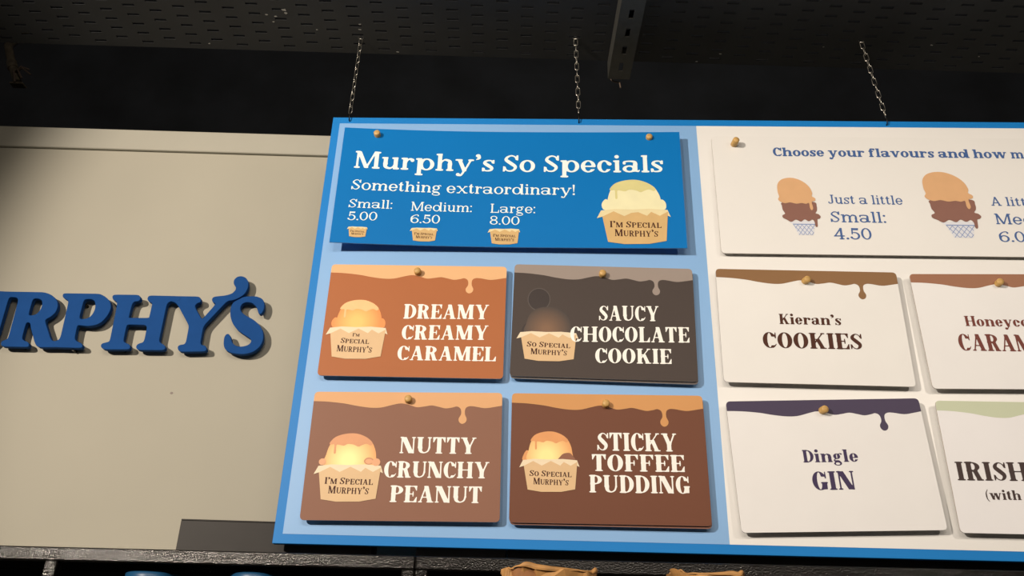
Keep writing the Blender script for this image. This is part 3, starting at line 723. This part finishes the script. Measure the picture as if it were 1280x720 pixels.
SIGN = {
 'u': ([(-1.4581, 2.4274), (-1.4195, 2.4277), (-1.4133, 2.4168), (-1.4216, 2.41), (-1.4159, 2.3171), (-1.4079, 2.2954), (-1.3932, 2.285), (-1.3774, 2.2855), (-1.3643, 2.3), (-1.362, 2.322), (-1.3669, 2.4053), (-1.3712, 2.4149), (-1.3839, 2.4178), (-1.3899, 2.4284), (-1.3482, 2.4281), (-1.3348, 2.4122), (-1.3394, 2.4094), (-1.3402, 2.3996), (-1.3389, 2.3228), (-1.3406, 2.2883), (-1.3553, 2.2692), (-1.3885, 2.2644), (-1.4191, 2.2702), (-1.4362, 2.2883), (-1.4423, 2.3131), (-1.4485, 2.4058), (-1.4564, 2.4121), (-1.4662, 2.415), (-1.4706, 2.4247)],
   None),
 'r': ([(-1.375, 2.4282), (-1.3512, 2.428), (-1.2504, 2.4294), (-1.2275, 2.4213), (-1.2101, 2.4056), (-1.2039, 2.3895), (-1.2058, 2.3717), (-1.2156, 2.3586), (-1.2281, 2.3502), (-1.2237, 2.3392), (-1.213, 2.3206), (-1.1993, 2.296), (-1.192, 2.2903), (-1.1676, 2.2911), (-1.1633, 2.2741), (-1.2233, 2.2719), (-1.2317, 2.2762), (-1.2385, 2.2853), (-1.2594, 2.3254), (-1.2647, 2.3395), (-1.2726, 2.3414), (-1.2754, 2.3359), (-1.2744, 2.2951), (-1.267, 2.2891), (-1.2561, 2.2863), (-1.2506, 2.2787), (-1.2506, 2.2716), (-1.3183, 2.271), (-1.3242, 2.2764), (-1.3254, 2.2856), (-1.3176, 2.289), (-1.3103, 2.2939), (-1.3138, 2.4038), (-1.3199, 2.4117), (-1.3363, 2.4121), (-1.3468, 2.4125), (-1.3707, 2.4133)],
   [(-1.2761, 2.4034), (-1.2734, 2.41), (-1.2617, 2.4104), (-1.2516, 2.4058), (-1.2471, 2.3946), (-1.2477, 2.38), (-1.2531, 2.367), (-1.262, 2.3619), (-1.2728, 2.3606), (-1.2755, 2.3662)]),
 'p': ([(-1.198, 2.4279), (-1.1136, 2.4294), (-1.1016, 2.4291), (-1.0849, 2.4211), (-1.0701, 2.4086), (-1.0625, 2.391), (-1.0656, 2.3699), (-1.0768, 2.3488), (-1.0908, 2.3388), (-1.1115, 2.335), (-1.1264, 2.3361), (-1.1384, 2.3373), (-1.1394, 2.3293), (-1.1374, 2.298), (-1.1301, 2.292), (-1.1157, 2.2862), (-1.1113, 2.2801), (-1.1125, 2.2733), (-1.1876, 2.2733), (-1.1919, 2.29), (-1.1849, 2.2908), (-1.1773, 2.2951), (-1.1754, 2.3045), (-1.1799, 2.4033), (-1.1842, 2.4087), (-1.1941, 2.4126), (-1.1996, 2.419), (-1.2001, 2.4245)],
   [(-1.1402, 2.4046), (-1.1376, 2.4122), (-1.1216, 2.4134), (-1.1116, 2.4088), (-1.107, 2.3992), (-1.1044, 2.3847), (-1.1079, 2.3685), (-1.1169, 2.357), (-1.1367, 2.3542), (-1.1399, 2.3611)]),
 'h': ([(-1.0631, 2.4284), (-0.9994, 2.4299), (-0.9923, 2.4242), (-0.9905, 2.4161), (-0.9954, 2.411), (-1.0054, 2.4097), (-1.0098, 2.4024), (-1.0101, 2.3637), (-1.0083, 2.3622), (-0.9572, 2.3639), (-0.9568, 2.3687), (-0.9569, 2.4042), (-0.959, 2.4074), (-0.967, 2.4104), (-0.9732, 2.4183), (-0.9719, 2.4265), (-0.9665, 2.429), (-0.9062, 2.4294), (-0.8863, 2.4294), (-0.8835, 2.4154), (-0.9033, 2.4147), (-0.9126, 2.4122), (-0.9172, 2.4055), (-0.9178, 2.3941), (-0.9171, 2.2973), (-0.9057, 2.2914), (-0.899, 2.287), (-0.8962, 2.2803), (-0.8993, 2.274), (-0.9668, 2.2724), (-0.9734, 2.2799), (-0.9727, 2.2862), (-0.9679, 2.291), (-0.9558, 2.2951), (-0.9567, 2.3432), (-1.007, 2.3431), (-1.0107, 2.3398), (-1.0096, 2.2959), (-1.0028, 2.2914), (-0.9918, 2.2877), (-0.9871, 2.2795), (-0.9901, 2.2732), (-1.0546, 2.2711), (-1.0632, 2.277), (-1.0655, 2.2832), (-1.063, 2.2885), (-1.0466, 2.2931), (-1.0452, 2.2994), (-1.0494, 2.4011), (-1.0542, 2.4091), (-1.0623, 2.4121), (-1.0671, 2.4201), (-1.0669, 2.4257)],
   None),
 'y': ([(-0.9231, 2.4293), (-0.9078, 2.4294), (-0.8377, 2.4305), (-0.83, 2.4237), (-0.8293, 2.4139), (-0.8376, 2.4109), (-0.8427, 2.4037), (-0.8402, 2.396), (-0.8188, 2.3666), (-0.8153, 2.3667), (-0.7879, 2.4114), (-0.7972, 2.4138), (-0.8017, 2.4227), (-0.7986, 2.4314), (-0.7672, 2.4356), (-0.7504, 2.4421), (-0.7431, 2.4522), (-0.7427, 2.4602), (-0.7508, 2.4699), (-0.7528, 2.4818), (-0.7462, 2.4921), (-0.7341, 2.4953), (-0.7206, 2.4901), (-0.7113, 2.4772), (-0.7102, 2.4593), (-0.7162, 2.4413), (-0.7303, 2.429), (-0.7435, 2.4226), (-0.7591, 2.4202), (-0.8095, 2.3451), (-0.8086, 2.2924), (-0.7944, 2.291), (-0.7893, 2.2819), (-0.7907, 2.2744), (-0.8549, 2.2712), (-0.8627, 2.2758), (-0.8662, 2.2849), (-0.8621, 2.2907), (-0.8469, 2.293), (-0.8476, 2.342), (-0.8508, 2.3495), (-0.885, 2.3984), (-0.8942, 2.4091), (-0.9046, 2.4134), (-0.92, 2.4137)],
   None),
 's': ([(-0.7297, 2.4251), (-0.7169, 2.4341), (-0.6851, 2.4364), (-0.6661, 2.4291), (-0.6584, 2.4137), (-0.6578, 2.3982), (-0.6628, 2.3845), (-0.6698, 2.3842), (-0.6744, 2.3957), (-0.6805, 2.4071), (-0.6926, 2.4165), (-0.7071, 2.418), (-0.7171, 2.4137), (-0.7219, 2.4038), (-0.7186, 2.3904), (-0.7044, 2.3792), (-0.6815, 2.3684), (-0.6613, 2.3519), (-0.6496, 2.3333), (-0.6462, 2.3107), (-0.652, 2.2919), (-0.667, 2.2765), (-0.69, 2.2691), (-0.7215, 2.2711), (-0.7403, 2.2797), (-0.748, 2.2944), (-0.7499, 2.3149), (-0.7463, 2.3244), (-0.7395, 2.3258), (-0.7328, 2.3173), (-0.7265, 2.3007), (-0.7146, 2.2917), (-0.7004, 2.2903), (-0.6855, 2.2945), (-0.6765, 2.3041), (-0.6798, 2.3134), (-0.6952, 2.3223), (-0.7186, 2.3367), (-0.736, 2.3571), (-0.7452, 2.3798), (-0.7473, 2.403), (-0.7425, 2.4168)],
   None),
}
GROUPS = {'dreamy': 'brown special cards on the light blue half', 'cookies': 'white flavour cards on the white half'}
CARD_OBJ = {}
for nm, (u, w_, a, pc, dc, ink, lab) in CARDS.items():
    root = empty('menu_card', on_board(u, w_, .020, a), lab, 'menu card', GROUPS['dreamy'] if ink is M_cream else GROUPS['cookies'])
    CARD_OBJ[nm] = root
    panel(CARD_RECT, CARD_T, mat('card_ink_'+nm, alb(pc, .88 if pc[0] > 220 else .72 if pc[0] > 110 else .56), .5, var=.015, scale=8, spec=.2), M_card_edge).build('card_panel', root)
    low = [tuple(q[:2]) for q in crom([(-CARD_W/2+x*CARD_W, CARD_H/2-y*CARD_H) for x, y in DRIP], 4)]
    P = low+[q for q in CARD_RECT if q[1] > CARD_H*.35 and q[0] > 0]+[q for q in CARD_RECT if q[1] > CARD_H*.35 and q[0] < 0]
    mb = MB(); shape(mb, P, mat('drip_ink_'+nm, alb(dc, .86 if pc[0] > 220 and dc[0] > 200 else .78), .5, var=.015, scale=8, spec=.2), .0002); mb.build('printed_drip', root)
# cards kept behind the front one, only their lower and right edges showing
for nm, lab in (('saucy', 'spare menu card tucked behind the chocolate cookie card, only its lower edge showing'),
                ('sticky', 'spare menu card tucked behind the toffee pudding card, only its lower edge showing')):
    u, w_, a = CARDS[nm][:3]
    root = empty('menu_card', on_board(u+.0015, w_-.0040, .0150, a-.003), lab, 'menu card', GROUPS['dreamy'])
    panel(CARD_RECT, .003, mat('card_ink_'+nm+'_spare', alb(CARDS[nm][3]), .42), M_card_edge).build('card_panel', root)

# price banners
def blue_warp(x):
    t = x/.432
    return (.0150 if t < 0 else .0060)*t*t
blue = empty('price_banner', on_board(.4705, -.2185, .024), 'bright blue bowed price banner with white lettering and an ice cream tub picture', 'banner')
# a bowed sheet: narrow strips so that it bends
mb = MB(); n = 48; xs = [-.4250+.8580*i/n for i in range(n+1)]; top, bot, t = .1582, -.1775, .003
mb.add([(x, y, blue_warp(x)-dz) for x in xs for y, dz in ((bot, 0), (top, 0), (top, t), (bot, t))],
       [(4*i, 4*i+4, 4*i+5, 4*i+1) for i in range(n)], M_banner)
mb.add([(x, y, blue_warp(x)-dz) for x in xs for y, dz in ((bot, 0), (top, 0), (top, t), (bot, t))],
       [f for i in range(n) for f in ((4*i+1, 4*i+5, 4*i+6, 4*i+2), (4*i+2, 4*i+6, 4*i+7, 4*i+3), (4*i+3, 4*i+7, 4*i+4, 4*i))]+[(0, 1, 2, 3), (4*n+3, 4*n+2, 4*n+1, 4*n)], mat('banner_edge', (.16, .34, .62), .4))
mb.build('banner_panel', blue)
white = empty('price_banner', on_board(1.40, -.230, .014), 'white price banner with ice cream cones reading Choose your flavours, right of the blue banner', 'banner')
WR = rounded([(-.4128, -.1700), (.4380, -.1700), (.4380, .1690), (-.4128, .1690)], .010, 5)
panel(WR, .003, mat('white_banner_card', alb((238, 224, 206)), .42, var=.012, scale=5), M_card_edge).build('banner_panel', white)
ROOT = dict(CARD_OBJ); ROOT['blue'] = blue; ROOT['white'] = white

SC_Y = mat('print_vanilla', alb((240, 222, 168)), .5, var=.03); CAP_Y = mat('print_vanilla_cap', alb((220, 200, 128)), .5, var=.03)
BOXD = {}
for c_, k_, *b_ in BOXES: BOXD.setdefault((c_, k_), []).append(b_)
blob_l = [(92, 320), (105, 285), (135, 262), (165, 290), (165, 360), (110, 362)]
blob_r = [(640, 290), (665, 265), (695, 285), (706, 320), (695, 358), (640, 362)]
tub_print(blue, BOXD[('blue', 'tub')][0], SC_Y, CAP_Y, [(blob_l, SC_Y), (blob_r, SC_Y)], warp=blue_warp, body=mat('print_tub_gold', alb((214, 168, 104)), .5), liner=mat('print_tub_gold_liner', alb((232, 206, 150)), .5))
for k_ in ('tub_small', 'tub_medium', 'tub_large'):
    tub_print(blue, BOXD[('blue', k_)][0], SC_Y, CAP_Y, [], warp=blue_warp, tiny=True, body=mat('print_tub_gold', alb((214, 168, 104))), liner=mat('print_tub_gold_liner', alb((232, 206, 150))))
for b_ in BOXD[('white', 'cone')]: cone_print(white, b_)
def cen(b, fx, fy): return b[0]+fx*(b[2]-b[0]), b[1]+fy*(b[3]-b[1])
b_ = BOXD[('dreamy', 'tub')][0]; cx, cy = cen(b_, .48, .62)
sd = radial('print_caramel_glow', alb((252, 190, 96)), alb((244, 140, 62)), cx, cy, .012, .055)
tub_print(ROOT['dreamy'], b_, sd, mat('print_caramel_cap', alb((252, 186, 118)), .5), [(blob_l, sd), (blob_r, sd)], three=True)
b_ = BOXD[('nutty', 'tub')][0]; cx, cy = cen(b_, .48, .60)
sn = radial('print_peanut_glow', alb((255, 236, 150)), alb((240, 160, 90)), cx, cy, .012, .060)
mn = mat('print_nut', alb((232, 160, 108)), .5); mn2 = mat('print_nut_dark', alb((206, 132, 84)), .5)
def nuts(mb, q, z):
    shape(mb, q(ellipse(590, 325, 50, 32)), mn2, z); shape(mb, q(ellipse(592, 328, 38, 22)), mn, z+.0001)
    shape(mb, q(ellipse(665, 335, 42, 34)), mn, z+.0002); shape(mb, q(ellipse(120, 335, 36, 30)), mn, z+.0002)
tub_print(ROOT['nutty'], b_, sn, mat('print_peanut_cap', alb((222, 146, 92)), .5), [], extra=nuts)
b_ = BOXD[('sticky', 'tub')][0]; cx, cy = cen(b_, .45, .58)
ss = radial('print_toffee_glow', alb((255, 226, 140)), alb((238, 160, 90)), cx, cy, .012, .055)
mc_ = mat('print_toffee_cap', alb((228, 148, 82)), .5); mp = mat('print_pudding', alb((140, 82, 52)), .5)
def pudding(mb, q, z): shape(mb, q([(500, 372), (520, 330), (560, 300), (620, 292), (655, 310), (690, 372)]), mp, z, smooth=4)
tub_print(ROOT['sticky'], b_, ss, mc_, [([(80, 370), (95, 310), (130, 270), (165, 300), (165, 370)], mc_)], extra=pudding, text=("So Special", "Murphy's"))
b_ = BOXD[('saucy', 'tub')][0]; cx, cy = cen(b_, .48, .58)
sa = radial('print_chocolate_glow', alb((140, 96, 62), .7), alb((66, 52, 44), .6), cx, cy, .008, .060)
mk = mat('print_cookie', alb((72, 58, 52), .55), .5, spec=.3); mk2 = mat('print_cookie_rim', alb((98, 84, 74), .7), .5, spec=.3)
def cookie(mb, q, z): pass
tp = tub_print(ROOT['saucy'], b_, sa, None, [([(100, 372), (112, 310), (150, 270), (180, 300), (180, 372)], mk), ([(620, 372), (630, 290), (680, 300), (705, 372)], mk)], text=("So Special", "Murphy's"))
ck = BOXD[('saucy', 'cookie')][0]
mb = MB(); c0 = ((ck[0]+ck[2])/2, (ck[1]+ck[3])/2); rx, ry = (ck[2]-ck[0])/2, (ck[3]-ck[1])/2
shape(mb, ellipse(*c0, rx*1.08, ry*1.08), mk2, .0001); shape(mb, ellipse(*c0, rx, ry), mk, .0002)
mb.build('printed_cookie', ROOT['saucy'])

INK = {k_: v[5] for k_, v in CARDS.items()}; INK['blue'] = M_pale; INK['white'] = M_blueink
for c_, s_, st, x0, y0, x1, y1, h in TEXTS:
    mb = MB(); put_text(mb, s_, st, INK[c_], x0, y0, x1, y1, h, .0018 if c_ in ('saucy',) else .0006, warp=blue_warp if c_ == 'blue' else None)
    mb.build('lettering', ROOT[c_])

# ---------------------------------------------------------------- raised sign on the cream wall
SIGN_Y = WALL_Y-.029
xs = [p[0] for o, h in SIGN.values() for p in o]; zs = [p[1] for o, h in SIGN.values() for p in o]
sign = empty('wall_sign', Vector(((min(xs)+max(xs))/2, WALL_Y, min(zs))), 'raised blue slanted capital letters mounted on the cream wall', 'sign')
sx, sz = sign.location.x, sign.location.z
for key, (o, h) in SIGN.items():
    o = rounded([(x-sx, z-sz) for x, z in o], .011, 4); h = rounded([(x-sx, z-sz) for x, z in h], .010, 4) if h else None
    if sarea(o) < 0: o = o[::-1]
    loops = [o]
    if h:
        if sarea(h) > 0: h = h[::-1]
        loops.append(h)
    dq = {'r': .0004, 'y': .0004}.get(key, 0)
    yf, yb, ch = -.029+dq, -.0155+dq, .0009
    def inset(L, d):
        n = len(L); R_ = []
        for i in range(n):
            a, b, c = np.array(L[i-1]), np.array(L[i]), np.array(L[(i+1) % n]); t = c-a; t = t/(np.linalg.norm(t)+1e-12)
            R_.append(tuple(b+d*np.array((-t[1], t[0]))))
        return R_
    ins = [inset(L, ch) for L in loops]
    mb = MB(); V, fs = fill(ins[0], ins[1:])
    mb.add([(x, yf, z) for x, z in V], fs, M_signblue)
    V, fs = fill(loops[0], loops[1:])
    mb.add([(x, yb, z) for x, z in V], [f[::-1] for f in fs], M_signblue)
    for L, I in zip(loops, ins):
        n = len(L)
        mb.add([(x, yf, z) for x, z in I]+[(x, yf+ch, z) for x, z in L]+[(x, yb, z) for x, z in L],
               [f for i in range(n) for f in ((n+i, n+(i+1) % n, (i+1) % n, i), (2*n+i, 2*n+(i+1) % n, n+(i+1) % n, n+i))], M_signblue)
    lt = mb.build('letter', sign)
    cxm = sum(p[0] for p in o)/len(o); czm = sum(p[1] for p in o)/len(o)
    # two stand-off studs that carry the letter on the wall, at points inside its outline
    best = sorted(((abs(x-cxm)+abs(abs(z-czm)-.05), x, z) for x in np.linspace(min(p[0] for p in o), max(p[0] for p in o), 24) for z in np.linspace(min(p[1] for p in o), max(p[1] for p in o), 24)
                   if inside((x, z), o) and not (h and inside((x, z), h)) and min(math.hypot(x-p[0], z-p[1]) for p in o) > .010))
    if best:
        p1 = best[0]; p2 = max(best[:60], key=lambda b: abs(b[2]-p1[2]))
        for b in (p1, p2):
            st_ = MB(); st_.tube([(b[1], yb-.001, b[2]), (b[1], -.0002, b[2])], .004, M_hook, 8); st_.build('stand_off_stud', lt)

# ---------------------------------------------------------------- chains
def link_mesh():
    mb = MB(); r = .00115; hw, hl = .0052, .0124; P = []
    for i in range(24):
        t = 2*math.pi*i/24; P.append((hw*math.cos(t), 0, (hl-hw)*(1 if math.sin(t) > 1e-9 else (-1 if math.sin(t) < -1e-9 else 0))+hw*math.sin(t)))
    mb.tube(P, r, M_chain, 8, closed=True); return mb
link0 = None
def chain(u, w_, top, label):
    global link0
    bot = on_board(u, w_, .004).translation; top = Vector(top); bot2 = bot+Vector((0, 0, .020))
    root = empty('hanging_chain', top, label, 'chain', 'chains holding up the menu board')
    d = bot2-top; L = d.length; n = max(3, round(L/.0212)); pitch = L/n; rot = d.to_track_quat('Z', 'X').to_matrix().to_4x4()
    for i in range(n):
        if link0 is None: lk = link_mesh().build('link'); link0 = lk
        else: lk = link0.copy(); COL.objects.link(lk)
        lk.parent = root
        lk.matrix_local = Matrix.Translation(d*((i+.5)/n)) @ rot @ Matrix.Rotation(math.radians(90*(i % 2)+random.uniform(-10, 10)), 4, 'Z')
    mb = MB(); q = bot-top     # small black hook through the top of the board
    nv = Vector((math.sin(BYAW), -math.cos(BYAW), 0))
    mb.tube([q+Vector((0, 0, .026)), q+nv*.004+Vector((0, 0, .020)), q+nv*.004+Vector((0, 0, .006)), q+nv*.002+Vector((0, 0, -.003)), q-nv*.004+Vector((0, 0, -.005))], .0016, M_hook, 8)
    mb.build('board_hook', root)
    mb = MB()                  # split ring through a slot of the ceiling
    mb.tube([(.007*math.cos(t), .004*math.sin(t), .004+.008*math.sin(t)) for t in [2*math.pi*i/16 for i in range(16)]], .0013, M_chain, 8, closed=True)
    mb.build('ceiling_ring', root)
chain(.0448, -.008, (-.4407, 1.840, 3.126), 'left steel chain above the left end of the menu board')
chain(.6495, -.008, (.1545, 1.815, 3.126), 'middle steel chain hanging beside the slotted metal channel')
chain(1.4436, -.008, (.9325, 1.790, 3.122), 'right steel chain above the white half of the menu board')

# ---------------------------------------------------------------- slotted channel under the ceiling
strut = empty('slotted_channel', Vector((.284, 1.10, 3.070)), 'dark slotted metal channel running under the perforated ceiling', 'metal channel')
mb = MB(); hw, hh, y1 = .0307, .0595, .81; t = .003
y = -.30; step = .068; pos = []
ys = [y1-.052-step*i for i in range(16)]
prev = y1
for yc in ys:
    a, b = yc-.016, yc+.016
    mb.add([(-hw, b, 0), (hw, b, 0), (hw, prev, 0), (-hw, prev, 0)], [(3, 2, 1, 0)], M_strut)
    for sx0, sx1 in ((-hw, -.006), (.006, hw)): mb.add([(sx0, a, 0), (sx1, a, 0), (sx1, b, 0), (sx0, b, 0)], [(3, 2, 1, 0)], M_strut)
    mb.add([(-.006, a, 0), (.006, a, 0), (.006, b, 0), (-.006, b, 0), (-.006, a, t), (.006, a, t), (.006, b, t), (-.006, b, t)], [(0, 1, 5, 4), (1, 2, 6, 5), (2, 3, 7, 6), (3, 0, 4, 7)], M_strut)
    prev = a
y0 = prev-.03
mb.add([(-hw, y0, 0), (hw, y0, 0), (hw, prev, 0), (-hw, prev, 0)], [(3, 2, 1, 0)], M_strut)
for s in (-1, 1):
    xa, xb = sorted((s*hw, s*(hw-t)))
    mb.box((xa, y0, .0002), (xb, y1, hh), M_strut)
    xa, xb = sorted((s*(hw-t), s*(hw-.014)))
    mb.box((xa, y0, hh-t), (xb, y1, hh), M_strut)
mb.build('channel_body', strut)
mb = MB(); P = [(-.024+.022*math.cos(.6+t*.55)*1.1+.024, y1+.004+.002*t, .020+.017*math.sin(.6+t*.55)) for t in range(9)]+[(.004, y1+.012, -.004), (.006, y1+.010, -.022)]
mb.tube(P, .0022, M_wire, 6); mb.build('loose_wire', strut)

# ---------------------------------------------------------------- conduit stub in the gap above the wall
cond = empty('conduit_pipe', Vector((-1.60, 2.22, 3.215)), 'thin rusty conduit end with frayed wires in the dark gap, far left', 'pipe')
mb = MB(); mb.tube([(-.13, .10, .32), (-.095, .0, .17), (-.055, -.005, .085), (-.02, -.005, .02)], .013, M_conduit, 12)
mb.tube([(-.062, -.005, .10), (-.050, -.005, .075)], .0165, M_conduit, 12); mb.build('pipe', cond)
for i, (dx, dz) in enumerate(((.03, -.005), (.045, .03), (.055, .01), (.012, -.02))):
    mb = MB(); mb.tube([(-.035, -.012, .05), (-.035+dx*.6, -.03, .055+dz*.3), (-.03+dx, -.02, .03+dz)], .003, M_wire, 6); mb.build('wire', cond)
mb = MB(); mb.box((-.040, -.016, .008), (.005, .012, .014), M_conduit, .002); mb.build('bracket_foot', cond)

# ---------------------------------------------------------------- shelving under the board
RM = Matrix.Translation((0, 1.80, 0)) @ Matrix.Rotation(-.0375, 4, 'Z')
RT, RB_ = 1.7445, .0275; DEP = .205
def rack(x0, x1, posts, label):
    root = empty('shelf_rack', RM @ Matrix.Translation((x0, 0, 0)), label, 'shelf', 'black steel shelf racks')
    W_ = x1-x0
    for y in (0, DEP-.026):
        mb = MB(); mb.box((0, y, RT-RB_), (W_, y+.026, RT), M_hammer, .0025); mb.build('top_rail', root)
    for p in posts:
        for y in (0, DEP-.026):
            mb = MB(); mb.box((p-.013, y+.0004, 0), (p+.013, y+.0256, RT-RB_), M_hammer, .002); mb.build('post', root)
    mb = MB(); mb.box((.002, .026, RT-.006), (W_-.002, DEP-.026, RT-.001), M_black); mb.build('top_panel', root)
    mb = MB(); mb.box((.002, .005, 1.585), (W_-.002, DEP-.03, 1.60), M_black); mb.build('shelf_board', root)
    mb = MB(); mb.box((.002, DEP-.029, .30), (W_-.002, DEP-.0265, RT-RB_), M_black); mb.build('back_panel', root)
rack(-2.15, -.182, (.013, 2.15-.935, 2.15-.182-.013), 'black hammered steel shelf rack under the cream wall, left of the joint')
rack(-.1805, 1.55, (.013, 1.72), 'black hammered steel shelf rack under the menu board, right of the joint')

def tub(x, y, r, h, label):
    root = empty('ice_cream_tub', Vector((x, y, 1.60)), label, 'tub', 'blue-lidded tubs on the shelf')
    mb = MB(); mb.lathe([(.001, 0), (r*.82, 0), (r*.94, h-.014), (.001, h-.014)], M_tub, 40); mb.build('tub_body', root)
    mb = MB(); mb.lathe([(r*.95, h-.022), (r, h-.022), (r, h-.002), (r-.003, h), (r*.85, h), (r*.82, h-.003), (.001, h-.003)], M_lid, 40); mb.build('lid', root)
tub(-.745, 1.905, .056, .1035, 'blue-lidded tub inside the shelf rack, left of the two')
tub(-.523, 1.900, .056, .1075, 'blue-lidded tub inside the shelf rack, right of the two')

# boxes standing on top of the racks, behind the board
def carton(x0, x1, y0, y1, h, m, label):
    root = empty('storage_box', Vector(((x0+x1)/2, (y0+y1)/2, RT)), label, 'box')
    a, b = (x1-x0)/2, (y1-y0)/2
    mb = MB(); mb.box((-a, -b, 0), (a, b, h-.003), m, .0008); mb.build('box_body', root)
    mb = MB(); mb.box((-a, -b, h-.003), (a, b, h), m, .0008); mb.build('lid', root)
carton(-.701, -.283, 1.884, 1.960, .0725, M_greybox, 'long charcoal box on the shelf against the cream wall, left of the board')
carton(-.188, .003, 1.885, 1.950, .070, M_greybox2, 'dark grey box on the shelf, mostly hidden below the board')
carton(.008, 1.45, 1.890, 1.935, .070, M_blackbox, 'long black box on the shelf under the white half of the board')

# counter carrying the paper bags
mb = MB(); mb.box((-.6, 1.47, 0), (1.3, 1.70, 1.37), M_black, .003)
ctr = empty('counter', Vector((.35, 1.585, 0)), 'black counter in front of the shelf racks, carrying the paper bags', 'counter')
mb2 = MB(); mb2.box((-.95, -.115, 0), (.95, .115, 1.37), M_black, .003); mb2.build('counter_body', ctr)
mb2 = MB(); mb2.box((-.96, -.125, 1.37), (.96, .125, 1.40), M_hammer, .004); mb2.build('worktop', ctr)

def bag(x, y, wd, dp, h, seed, tilt, label, curl):
    root = empty('paper_bag', Matrix.Translation((x, y, 1.40)) @ Matrix.Rotation(tilt, 4, 'Z'), label, 'paper bag', 'brown paper bags below the board')
    rnd = random.Random(seed); n = 64; rows = 16
    per = []
    for i in range(n):                       # rounded-rectangle outline
        t = 2*math.pi*i/n; c_, s_ = math.cos(t), math.sin(t)
        per.append((wd/2*math.copysign(abs(c_)**.45, c_), dp/2*math.copysign(abs(s_)**.55, s_)))
    def rim(i): return .0028*math.sin(i*2*math.pi*3/n+seed)+.0016*math.sin(i*2*math.pi*7/n+2*seed)+.001*math.sin(i*2*math.pi*13/n)
    vs = []; fs = []
    for j in range(rows+1):
        f = j/rows
        for i, (px, py) in enumerate(per):
            cr = .0065*f*mnoise.noise(Vector((px*40+seed, py*40, f*9)))*(1+2*f)
            k = 1-.03*math.sin(f*3)
            vs.append((px*k+cr, py*k+cr, f*(h+rim(i))))
    for j in range(rows):
        for i in range(n): fs.append((j*n+i, j*n+(i+1) % n, (j+1)*n+(i+1) % n, (j+1)*n+i))
    vs.append((0, 0, 0)); fs += [(len(vs)-1, (i+1) % n, i) for i in range(n)]
    mb = MB(); mb.add(vs, fs, M_kraft, False); mb.build('bag_body', root)
    # turned-out rim, curled in places
    vs = []; fs = []; m_ = 7
    for i, (px, py) in enumerate(per):
        L = math.hypot(px, py); nx, ny = px/L, py/L
        base = h+rim(i); c0 = .009*(.25+.75*max(0, math.sin(i*2*math.pi*curl/n+seed*1.7)))
        for k in range(m_):
            a = math.pi*1.25*k/(m_-1); r_ = c0*.5
            vs.append((px*.985+nx*r_*(1-math.cos(a)), py*.985+ny*r_*(1-math.cos(a)), base-.001+r_*math.sin(a)*1.3))
    for i in range(n):
        for k in range(m_-1): fs.append((i*m_+k, ((i+1) % n)*m_+k, ((i+1) % n)*m_+k+1, i*m_+k+1))
    mb = MB(); mb.add(vs, fs, M_kraft, False); mb.build('rolled_rim', root)
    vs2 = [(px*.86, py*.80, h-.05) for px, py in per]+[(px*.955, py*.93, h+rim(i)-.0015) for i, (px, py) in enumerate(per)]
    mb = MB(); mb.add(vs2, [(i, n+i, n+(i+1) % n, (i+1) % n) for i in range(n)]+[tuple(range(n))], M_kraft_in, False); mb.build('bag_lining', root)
bag(.083, 1.625, .160, .095, .2995, 1.3, .10, 'brown paper bag with curled rim below the toffee card, left of two', 4)
bag(.374, 1.625, .125, .095, .3005, 2.9, -.08, 'brown paper bag below the white half of the board, right of two', 3)
